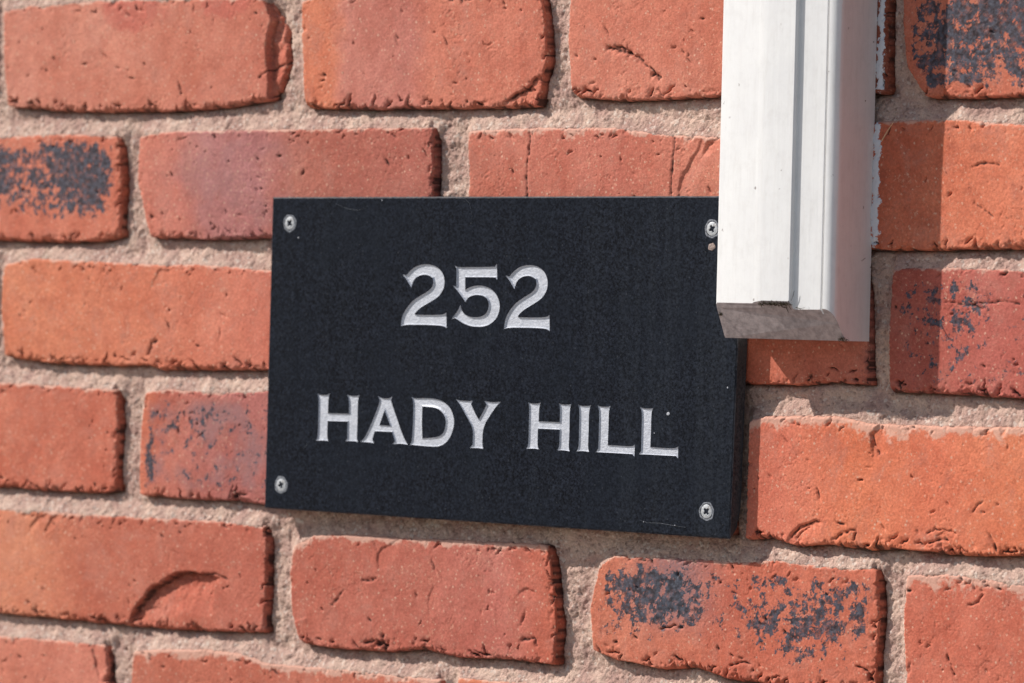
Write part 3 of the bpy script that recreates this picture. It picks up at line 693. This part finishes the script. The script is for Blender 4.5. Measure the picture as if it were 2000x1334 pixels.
GL = [
 ('digit', Z6, two, []), ('digit', Z6, five, []), ('digit', Z6, two2, []),
 ('letter', ZH, [(190,133),(215,150),(285,152),(307,133),(290,185),(288,320),(485,325),(485,190),(468,146),(498,158),(558,160),(582,148),(565,195),(562,400),(555,560),(567,587),(540,578),(470,576),(448,582),(468,555),(472,395),(285,390),(278,545),(290,577),(260,571),(200,571),(176,575),(195,545),(200,350),(203,185)], []),
 ('letter', ZH, [(753,157),(785,180),(850,185),(889,165),(873,200),(905,300),(950,430),(990,545),(1030,613),(990,603),(930,601),(890,607),(912,580),(885,492),(722,485),(700,560),(714,597),(680,590),(620,586),(590,583),(622,560),(660,490),(720,350),(765,230),(770,195)], [(815,290),(870,438),(765,430)]),
 ('letter', ZH, [(1067,168),(1100,183),(1200,178),(1300,187),(1370,215),(1430,275),(1460,360),(1460,430),(1440,510),(1400,580),(1340,622),(1280,631),(1150,621),(1052,611),(1072,575),(1080,400),(1085,210)], [(1165,255),(1270,262),(1330,285),(1375,340),(1387,400),(1375,480),(1340,530),(1270,548),(1165,552),(1160,400)]),
 ('letter', ZH, [(1479,189),(1512,202),(1600,208),(1635,203),(1618,235),(1650,310),(1690,380),(1720,330),(1765,240),(1745,204),(1785,215),(1850,218),(1897,213),(1860,245),(1800,330),(1728,450),(1722,610),(1730,650),(1700,643),(1640,641),(1607,642),(1635,612),(1640,460),(1590,370),(1530,260),(1503,218)], []),
 ('letter', ZI, [(203,178),(225,190),(280,190),(299,181),(285,218),(283,325),(445,333),(448,215),(438,188),(460,197),(515,198),(534,193),(520,228),(518,400),(512,530),(520,555),(495,549),(450,546),(425,547),(442,522),(445,388),(277,380),(272,510),(282,539),(255,534),(210,533),(188,535),(205,508),(208,350),(212,215)], []),
 ('letter', ZI, [(585,196),(605,207),(665,208),(684,203),(668,238),(665,400),(660,530),(668,559),(640,554),(600,552),(573,555),(590,525),(593,400),(597,235)], []),
 ('letter', ZI, [(735,203),(760,213),(815,215),(834,208),(820,243),(818,350),(812,507),(950,516),(1003,517),(1021,503),(1018,550),(1016,597),(1000,576),(900,570),(780,564),(721,560),(740,535),(745,400),(748,240)], []),
 ('letter', ZI, [(1060,215),(1085,227),(1140,228),(1160,226),(1146,258),(1143,400),(1138,522),(1250,531),(1335,533),(1353,516),(1351,560),(1351,610),(1335,591),(1200,584),(1110,579),(1050,577),(1068,555),(1072,400),(1076,255)], []),
]
outs, isl = [], []
for kind, Z, o, h in GL:
    po = soften([W(*Z(x, y), TP) for x, y in o]); po = po if poly_area(po) > 0 else po[::-1]
    ph = None
    if h: ph = soften([W(*Z(x, y), TP) for x, y in h]); ph = ph if poly_area(ph) > 0 else ph[::-1]
    outs.append(po); isl.append(ph)

def tess(loops):
    tri = tessellate_polygon([[Vector((p[0], p[1], 0)) for p in l] for l in loops]); return [tuple(t) for t in tri]
def orient(V, F, nrm=(0, -1, 0)):
    n = Vector(nrm); out = []
    for f in F:
        a, b, c = [Vector(V[i]) for i in f[:3]]
        if (b-a).cross(c-a).length < 1e-12: continue
        out.append(tuple(f) if (b-a).cross(c-a).dot(n) > 0 else tuple(reversed(f)))
    return out
# slab: face with letter shaped openings, chamfered arris, rough sides
ce = [cBL, cBR, cTR, cTL]
def edge_pts(a, b, n, s, amp):
    t = np.linspace(0, 1, n, endpoint=False)[:, None]; p = a+(b-a)*t; d = (b-a)/np.linalg.norm(b-a); nn = np.array([d[1], -d[0]])
    w_ = amp*fbm(t[:, 0]*np.linalg.norm(b-a), t[:, 0]*0, 3.0, 3, s, .6); w_[0] = -.2
    return p+nn*w_[:, None]
outer = np.vstack([edge_pts(ce[i], ce[(i+1) % 4], (220, 120)[i % 2], 300+i, .22) for i in range(4)])
face = inset(outer, .8)
V = [(p[0], -TP, p[1]) for p in face]; F = []
loops = [face]+outs; flat = np.vstack(loops)
V = [(p[0], -TP, p[1]) for p in flat]; F = orient(V, tess(loops))
for ph in isl:
    if ph is not None:
        o0 = len(V); V += [(p[0], -TP, p[1]) for p in ph]; F += orient(V, [tuple(i+o0 for i in t) for t in tess([ph])])
ncore = len(V); n = len(face); o1 = len(V)
V += [(p[0], -TP+.55, p[1]) for p in outer]
for i in range(n): F.append((o1+i, o1+(i+1) % n, (i+1) % n, i))
slab = mesh_py('slab', V, F, MS, plaque)
a = slab.data.attributes.new('Edge', 'FLOAT', 'POINT')
a.data.foreach_set('value', [0.75 if (i >= o1) else 0.0 for i in range(len(V))])
# sides run back to the wall, with the lower back corner broken off on the right
V2 = []; F2 = []; steps = [(.55, 0), (2.6, .05), (5.0, .0), (TP-BK, 0.0)]
cR = cBR
for (dz, _) in steps:
    for p in outer:
        nz = .25*fbm(np.array([p[0]+p[1]]), np.array([dz*2.]), 4, 3, 55)[0] if dz > 1 else 0
        q = np.array([p[0]+nz, p[1]+nz])
        if dz > 1:
            k = max(0, 1-(p[1]-cR[1])/16)*(1 if p[0] > cR[0]-14 else 0)*max(0, 1-(cR[0]-p[0])/14); q = q+np.array([-.25, .62])*k*(dz-.55)
        V2.append((q[0], -TP+dz, q[1]))
for k in range(len(steps)-1):
    for i in range(n): a0 = k*n; F2.append((a0+n+i, a0+n+(i+1) % n, a0+(i+1) % n, a0+i))
mesh_py('slab_edge', V2, F2, MSE, plaque, smooth=False)
# engraved characters: sloped sides and a rough floor below the face, painted silver
for (kind, Z, o, h), po, ph in zip(GL, outs, isl):
    D_ = .8 if kind == 'digit' else .62; iw = .58 if kind == 'digit' else .42
    inn = inset(po, iw); V = [(p[0], -TP, p[1]) for p in po]+[(p[0], -TP+D_, p[1]) for p in inn]; n = len(po)
    F = [(i, (i+1) % n, n+(i+1) % n, n+i) for i in range(n)]; L = [inn]; base = [n]
    if ph is not None:
        ih = inset(ph, -iw); o0 = len(V); V += [(p[0], -TP, p[1]) for p in ph]+[(p[0], -TP+D_, p[1]) for p in ih]; k = len(ph)
        F += [(o0+k+i, o0+k+(i+1) % k, o0+(i+1) % k, o0+i) for i in range(k)]; L.append(ih); base.append(o0+k)
    idx = sum([[b0+i for i in range(len(l))] for b0, l in zip(base, L)], [])
    F += orient(V, [tuple(idx[i] for i in t) for t in tess(L)])
    mesh_py(kind, V, F, ML, plaque, origin=(po[:, 0].mean(), -TP, po[:, 1].min()))
# screws
def screw(px, py, ang, r_head=3.9, rim=4.9):
    c0 = W(px, py, TP); nr, na = 26, 64; V = []; F = []
    for i in range(nr+1):
        r = r_head*i/nr
        for j in range(na):
            t = 2*math.pi*j/na; x, z = r*math.cos(t), r*math.sin(t); q = x*math.cos(ang)+z*math.sin(ang); s_ = -x*math.sin(ang)+z*math.cos(ang)
            arm = lambda u, v_: max(0, 1-max(0, abs(v_)-.42)/.22)*max(0, 1-max(0, abs(u)-1.75)/.3)
            k = min(1, max(arm(q, s_), arm(s_, q), max(0, 1-max(0, r-.95)/.35)))
            h = .35*(1-(r/r_head)**2)+.05-(max(0, r-3.55)*1.2)-1.5*k
            V.append((c0[0]+x, -TP-h, c0[1]+z))
    for i in range(nr):
        for j in range(na): F.append((i*na+j, i*na+(j+1) % na, (i+1)*na+(j+1) % na, (i+1)*na+j))
    F = orient(V, F)
    sc = mesh_py('screw', V, F, MZ, plaque, smooth=True, origin=(c0[0], -TP, c0[1]))
    V = []; F = []                                   # chipped countersink round the head
    prof = [(r_head+.02, .0), (r_head+.35, .04), (rim-.3, .13), (rim, .02)]
    for r, h in prof:
        for j in range(na):
            t = 2*math.pi*j/na; rr = r*(1+.035*math.sin(3*t+px)+.03*math.sin(7*t)); V.append((c0[0]+rr*math.cos(t), -TP-h, c0[1]+rr*math.sin(t)))
    for i in range(len(prof)-1):
        for j in range(na): F.append((i*na+j, i*na+(j+1) % na, (i+1)*na+(j+1) % na, (i+1)*na+j))
    r_ = mesh_py('countersink', V, orient(V, F), MCS, sc, smooth=True, origin=(c0[0], -TP, c0[1])); r_.location = (0, 0, 0)
MCS = plain('ground_slate_dust', (0.17, 0.18, 0.20), 0.8, 1.0, 0.6)
screw(566, 436, 0.9); screw(549, 947, 0.35, 3.5, 4.9); screw(1391, 447, 0.5); screw(1380, 999, 0.75)
# filled hole below the upper right screw, small chips and a fine scratch
def blob(name, px, py, r, mat, h=.25, parent=plaque, seed=1):
    c0 = W(px, py, TP); V = [(c0[0], -TP-h, c0[1])]; F = []; na = 20
    for k, (rr, hh) in enumerate(((.5, h*.9), (.85, h*.5), (1, .01))):
        for j in range(na):
            t = 2*math.pi*j/na; q = r*rr*(1+.12*math.sin(2*t+seed)+.08*math.sin(5*t+seed*2)); V.append((c0[0]+q*math.cos(t), -TP-hh, c0[1]+q*math.sin(t)))
    for j in range(na): F.append((0, 1+j, 1+(j+1) % na))
    for k in range(2):
        for j in range(na): a0 = 1+k*na; F.append((a0+j, a0+(j+1) % na, a0+na+(j+1) % na, a0+na+j))
    return mesh_py(name, V, orient(V, F), mat, parent, smooth=True, origin=(c0[0], -TP, c0[1]))
MF = plain('old_filler', (0.30, 0.23, 0.20), 0.9, 0.9, 0.5)
MC = plain('bare_stone_chip', (0.42, 0.43, 0.46), 0.8, 0.8, 0.3)
blob('filled_hole', 1390, 482, 2.1, MF)
for q, (x, y, r) in enumerate(((583, 464, .42), (1305, 808, .95), (1278, 846, .3), (746, 391, .35), (1421, 757, .45), (1257, 1019, .3), (1318, 1026, .3))):
    blob('stone_chip', x, y, r, MC, h=.12, seed=q)
def strip(name, pts, wdt, mat, out, parent=plaque, tip=0.3):
    p = polyline(P_(pts, out), 40); V = []; F = []
    for i in range(len(p)):
        d = p[min(i+1, 39)]-p[max(i-1, 0)]; d /= np.linalg.norm(d); nn = np.array([-d[1], d[0]])*wdt*(tip+(1-tip)*math.sin(math.pi*i/39))*(.7+.3*math.sin(i*1.7))
        V += [(p[i][0]+nn[0], -out-.01, p[i][1]+nn[1]), (p[i][0], -out-wdt*.8, p[i][1]), (p[i][0]-nn[0], -out-.01, p[i][1]-nn[1])]
    for i in range(39): F += [(3*i, 3*i+3, 3*i+4, 3*i+1), (3*i+1, 3*i+4, 3*i+5, 3*i+2)]
    return mesh_py(name, V, orient(V, F), mat, parent)
def P_(pts, out): return np.array([W(x, y, out) for x, y in pts])
MSC = plain('scratch_dust', (0.09, 0.098, 0.11), 0.85, 1.0, 0.6)
strip('scratch', [(890, 387), (908, 388), (917, 397), (921, 415), (924, 455)], .16, MSC, TP)
strip('scratch', [(655, 398), (680, 408), (700, 411), (716, 405)], .14, MSC, TP)
strip('scratch', [(1250, 1016), (1265, 1021), (1290, 1022), (1318, 1027), (1340, 1030)], .2, MSC, TP)
strip('scratch', [(590, 880), (600, 868), (606, 860)], .13, MSC, TP)

# ------------------------------------------------------------------ white moulding
trim = thing('timber_moulding', 'white painted timber moulding with grooved face overlapping the plaque top right corner', 'moulding')
# section (x along the wall from the left contact line, z out of the wall), mm
xL = W(1480, 640)[0]; xR = W(1698, 640)[0]; WD = xR-xL
zb = W(1697, 667)[1]
def fx(px, out, py=500): return W(px, py, out)[0]
ZF, ZC, ZS = 34.0, 34.9, 32.2
x0 = fx(1399.5, ZF)
xa, xb = fx(1474, ZF), fx(1488, ZC)             # soft step up onto the raised band
xc = fx(1544, ZC)                                # its right edge
xd = fx(1606, ZS)                                # right edge of the second flat
xe = xR
print('SECTION', x0, xa, xb, xc, xd, xe, 'left', xL, 'zb', zb)
def slant0(x): return 25.0-4.5*(x-xL)/WD              # where the slanted end cut starts
def zbot(z, x=None):
    x = xL+WD*.4 if x is None else x; s0 = slant0(x)
    return zb+max(0, z-s0)*18.0/(ZF-s0)
def prism(name, prof, mat, top=640, capmat=None, vary=.12, seed=0):
    """closed section prof [(x, out)], extruded upwards from the slanted cut; sides wobble a touch like hand painted timber"""
    n = len(prof); lv = np.r_[0, .25, np.linspace(1.5, 400, 70), top]; V = []; F = []
    for k, h in enumerate(lv):
        for i, (x, z) in enumerate(prof):
            wv = vary*float(fbm(np.array([h*1.0]), np.array([i*.8]), 45, 3, seed)[0])
            zz = zbot(z, x)+h
            V.append((x+wv, -(z+wv*.6), zz if k < len(lv)-1 else zb+top))
    m_ = len(lv)
    for k in range(m_-1):
        for i in range(n): F.append((k*n+i, k*n+(i+1) % n, (k+1)*n+(i+1) % n, (k+1)*n+i))
    o = mesh_py(name, V, F, mat, trim); 
    return o, V[:n]
def endcap(pts, mat, name='end_face'):
    xs = np.array([(p[0], p[1]) for p in pts]); tri = tess([xs])
    V = [(p[0], p[1], p[2]) for p in pts]; return V, tri
# quarter-round at the right
gap = xd+.9; cx_r = xe-gap-.15
bead = []
zr0 = 27.2
for i in range(15):
    t = math.pi/2*i/14; bead.append((xe-cx_r+cx_r*math.sin(t)**.9*1.0, zr0+(ZS+.3-zr0)*math.cos(t)**.85 if i < 14 else zr0))
body = [(xL, 0), (xe, 0), (xe, 6), (xe, 12), (xe, slant0(xe)-.01), (xe, slant0(xe)+.3)]+bead[::-1][:-1]+[(xe-cx_r-.05, ZS+.3)]
# body outline: wall side, right side, bead, thin gap, second flat, step up to the band, face, left side
body += [(gap+.05, ZS+.1), (gap-.1, ZS-1.6), (xd+.1, ZS-1.6), (xd-.1, ZS-.3), (xd-.5, ZS)]
body += [(xc+2.2, ZS), (xc+.9, ZS+.1), (xc+.35, ZS+.6), (xc+.15, ZC-.6), (xc-.5, ZC), (xb+.6, ZC), (xa+.4, ZF+.35), (xa-.8, ZF), (x0+1.2, ZF), (x0+.3, ZF-.4), (x0, ZF-1.3), (x0, slant0(x0)+.3), (x0, slant0(x0)-.01), (xL, 14)]
pts = np.array(body); print('area', poly_area(pts))
if poly_area(pts) > 0: body = body[::-1]
o, ring = prism('moulding_body', body, MW)
# flip test: outward normals
bm_n = [Vector(o.data.vertices[i].co) for i in range(3)]
V, tri = endcap(ring, MWE)
V = [(v[0], v[1], v[2]+.01) for v in V]
cap = mesh_py('end_face', V, orient(V, tri, (0, -.6, -1)), MWE, trim)
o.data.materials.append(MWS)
for pl in o.data.polygons:                       # the side turned from the sun takes the white with brick bounce tinted in
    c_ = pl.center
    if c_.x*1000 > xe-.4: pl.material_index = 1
    pl.use_smooth = True
import bmesh
bm = bmesh.new(); bm.from_mesh(o.data); bmesh.ops.recalc_face_normals(bm, faces=bm.faces)
for e_ in bm.edges:
    if len(e_.link_faces) == 2 and e_.calc_face_angle(0) > math.radians(28): e_.smooth = False
bm.to_mesh(o.data); bm.free()
# sill-like lip left under the raised band: dust, web and fibres caught there
def fibres(name, n, x_a, x_b, mat, parent, seed, out0, z0, ln=(2, 6), r=.09):
    rg = np.random.default_rng(seed); V = []; F = []
    for q in range(n):
        p = np.array([rg.uniform(x_a, x_b), -(out0+rg.uniform(-1.0, 1.2)), z0+rg.uniform(-.9, .5)])
        d = rg.normal(0, 1, 3)*np.array([1.2, .35, .5]); d /= np.linalg.norm(d); L_ = rg.uniform(*ln); o0 = len(V); K_ = 7
        for k in range(K_):
            rr = r*(1-.6*k/K_)
            for j in range(3):
                t = 2*math.pi*j/3; V.append((p[0]+rr*math.cos(t), p[1]+rr*math.sin(t), p[2]+rr*math.sin(t+1)))
            d = d+rg.normal(0, .35, 3)*np.array([1, .5, 1]); d /= np.linalg.norm(d); p = p+d*L_/K_
        for k in range(K_-1):
            for j in range(3): a0 = o0+k*3; F.append((a0+j, a0+(j+1) % 3, a0+3+(j+1) % 3, a0+3+j))
    return mesh_py(name, V, F, mat, parent)
MD = plain('dark_dirt', (0.045, 0.036, 0.022), 0.95, 1.0, 0.4, spec=0.1)
zc0 = zbot(ZC)
fibres('dirt_fringe', 170, xb-1, xc+.5, MD, trim, 4, ZF+.6, zc0-1.5, (1, 3.2), .16)
def curl(pts, out, r=.14):
    p = P_(pts, out); p = polyline(p, 14); V = []; F = []
    for k, q in enumerate(p):
        rr = r*(1-.5*abs(k/7-1))
        zz = out
        for j in range(4):
            t = math.pi/2*j; V.append((q[0]+rr*math.cos(t), -zz-rr*math.sin(t), q[1]+rr*math.cos(t+.8)))
    for k in range(13):
        for j in range(4): F.append((k*4+j, k*4+(j+1) % 4, k*4+4+(j+1) % 4, k*4+4+j))
    return V, F
for pts, out in (([(1545, 588), (1549, 578), (1551, 568)], 34), ([(1520, 590), (1528, 600), (1536, 601), (1540, 611)], 33.5), ([(1549, 606), (1554, 600), (1562, 603), (1572, 601)], 33.5)):
    V, F = curl(pts, out, .22); mesh_py('web_strand', V, F, MD, trim)
fibres('corner_web', 60, fx(1636, 24, 640), fx(1652, 24, 640), MD, trim, 9, 22.5, zbot(24)-.3, (1, 2.4), .10)
fibres('corner_web', 50, fx(1402, 33, 610), fx(1410, 31, 620), MD, trim, 12, 31.0, zbot(31)-.6, (1, 2.2), .10)
# insect-like dark specks stuck to the paint of the side
def speck(px, py, out_f, r, ang, sx=2.2):
    c0 = W(px, py, out_f); 
    V = []; F = []; nu_, nv_ = 10, 8
    for i in range(nv_+1):
        a = math.pi*i/nv_
        for j in range(nu_):
            t = 2*math.pi*j/nu_; y = r*math.cos(t)*math.sin(a)*.8; z = r*sx*math.cos(a)*.5+0; xx = r*.3*math.sin(t)*math.sin(a)
            V.append((c0[0]+xx+.1, -out_f+y+z*math.sin(ang), c0[1]+z*math.cos(ang)+y*.4))
    for i in range(nv_):
        for j in range(nu_): F.append((i*nu_+j, i*nu_+(j+1) % nu_, (i+1)*nu_+(j+1) % nu_, (i+1)*nu_+j))
    mesh_py('paint_speck', V, F, MK, trim, smooth=True)
MK = plain('brown_speck', (0.05, 0.025, 0.018), 0.7, 1, 0.3)
def side_out(px, py):                             # how far out the side face x = xe lies at a pixel
    lo, hi = -2.0, 24.0
    for _ in range(30):
        m_ = (lo+hi)/2
        if W(px, py, m_)[0] > xe: lo = m_
        else: hi = m_
    return (lo+hi)/2
for px, py, r, an, sx in ((1686, 507, 1.5, 1.1, 3.0), (1639, 441, 1.0, .2, 3.0), (1636, 425, .6, 0, 2), (1635, 421, .6, 0, 2), (1690, 197, .6, .1, 2), (1664, 97, .6, -.6, 3), (1651, 95, .5, 0, 3), (1641, 280, .7, 0, 2), (1706, 82, .6, .3, 2), (1653, 557, .6, .3, 2), (1656, 562, .4, 0, 2), (1628, 528, .6, 0, 2), (1700, 522, .5, 0, 2)):
    speck(px, py, side_out(px, py), r*.8, an, sx)

# ------------------------------------------------------------------ dry stalk caught on the brick
p = P_([(1724, 274), (1740, 256), (1756, 240)], 2.4); p = polyline(p, 16); V = []; F = []
for k, q in enumerate(p):
    rr = .34*(1-.5*k/15)
    for j in range(5):
        t = 2*math.pi*j/5; V.append((q[0]+rr*math.cos(t), -3.0-rr*math.sin(t)-.3*k, q[1]+rr*math.sin(t+.6)))
for k in range(15):
    for j in range(5): F.append((k*5+j, k*5+(j+1) % 5, k*5+5+(j+1) % 5, k*5+5+j))
st = mesh_py('dry_stalk', V, F, plain('straw', (0.75, 0.55, 0.34), 0.7, 1, 0.2), smooth=True)
st['label'] = 'thin straw coloured stalk stuck to the shaded brick right of the white moulding'; st['category'] = 'stalk'
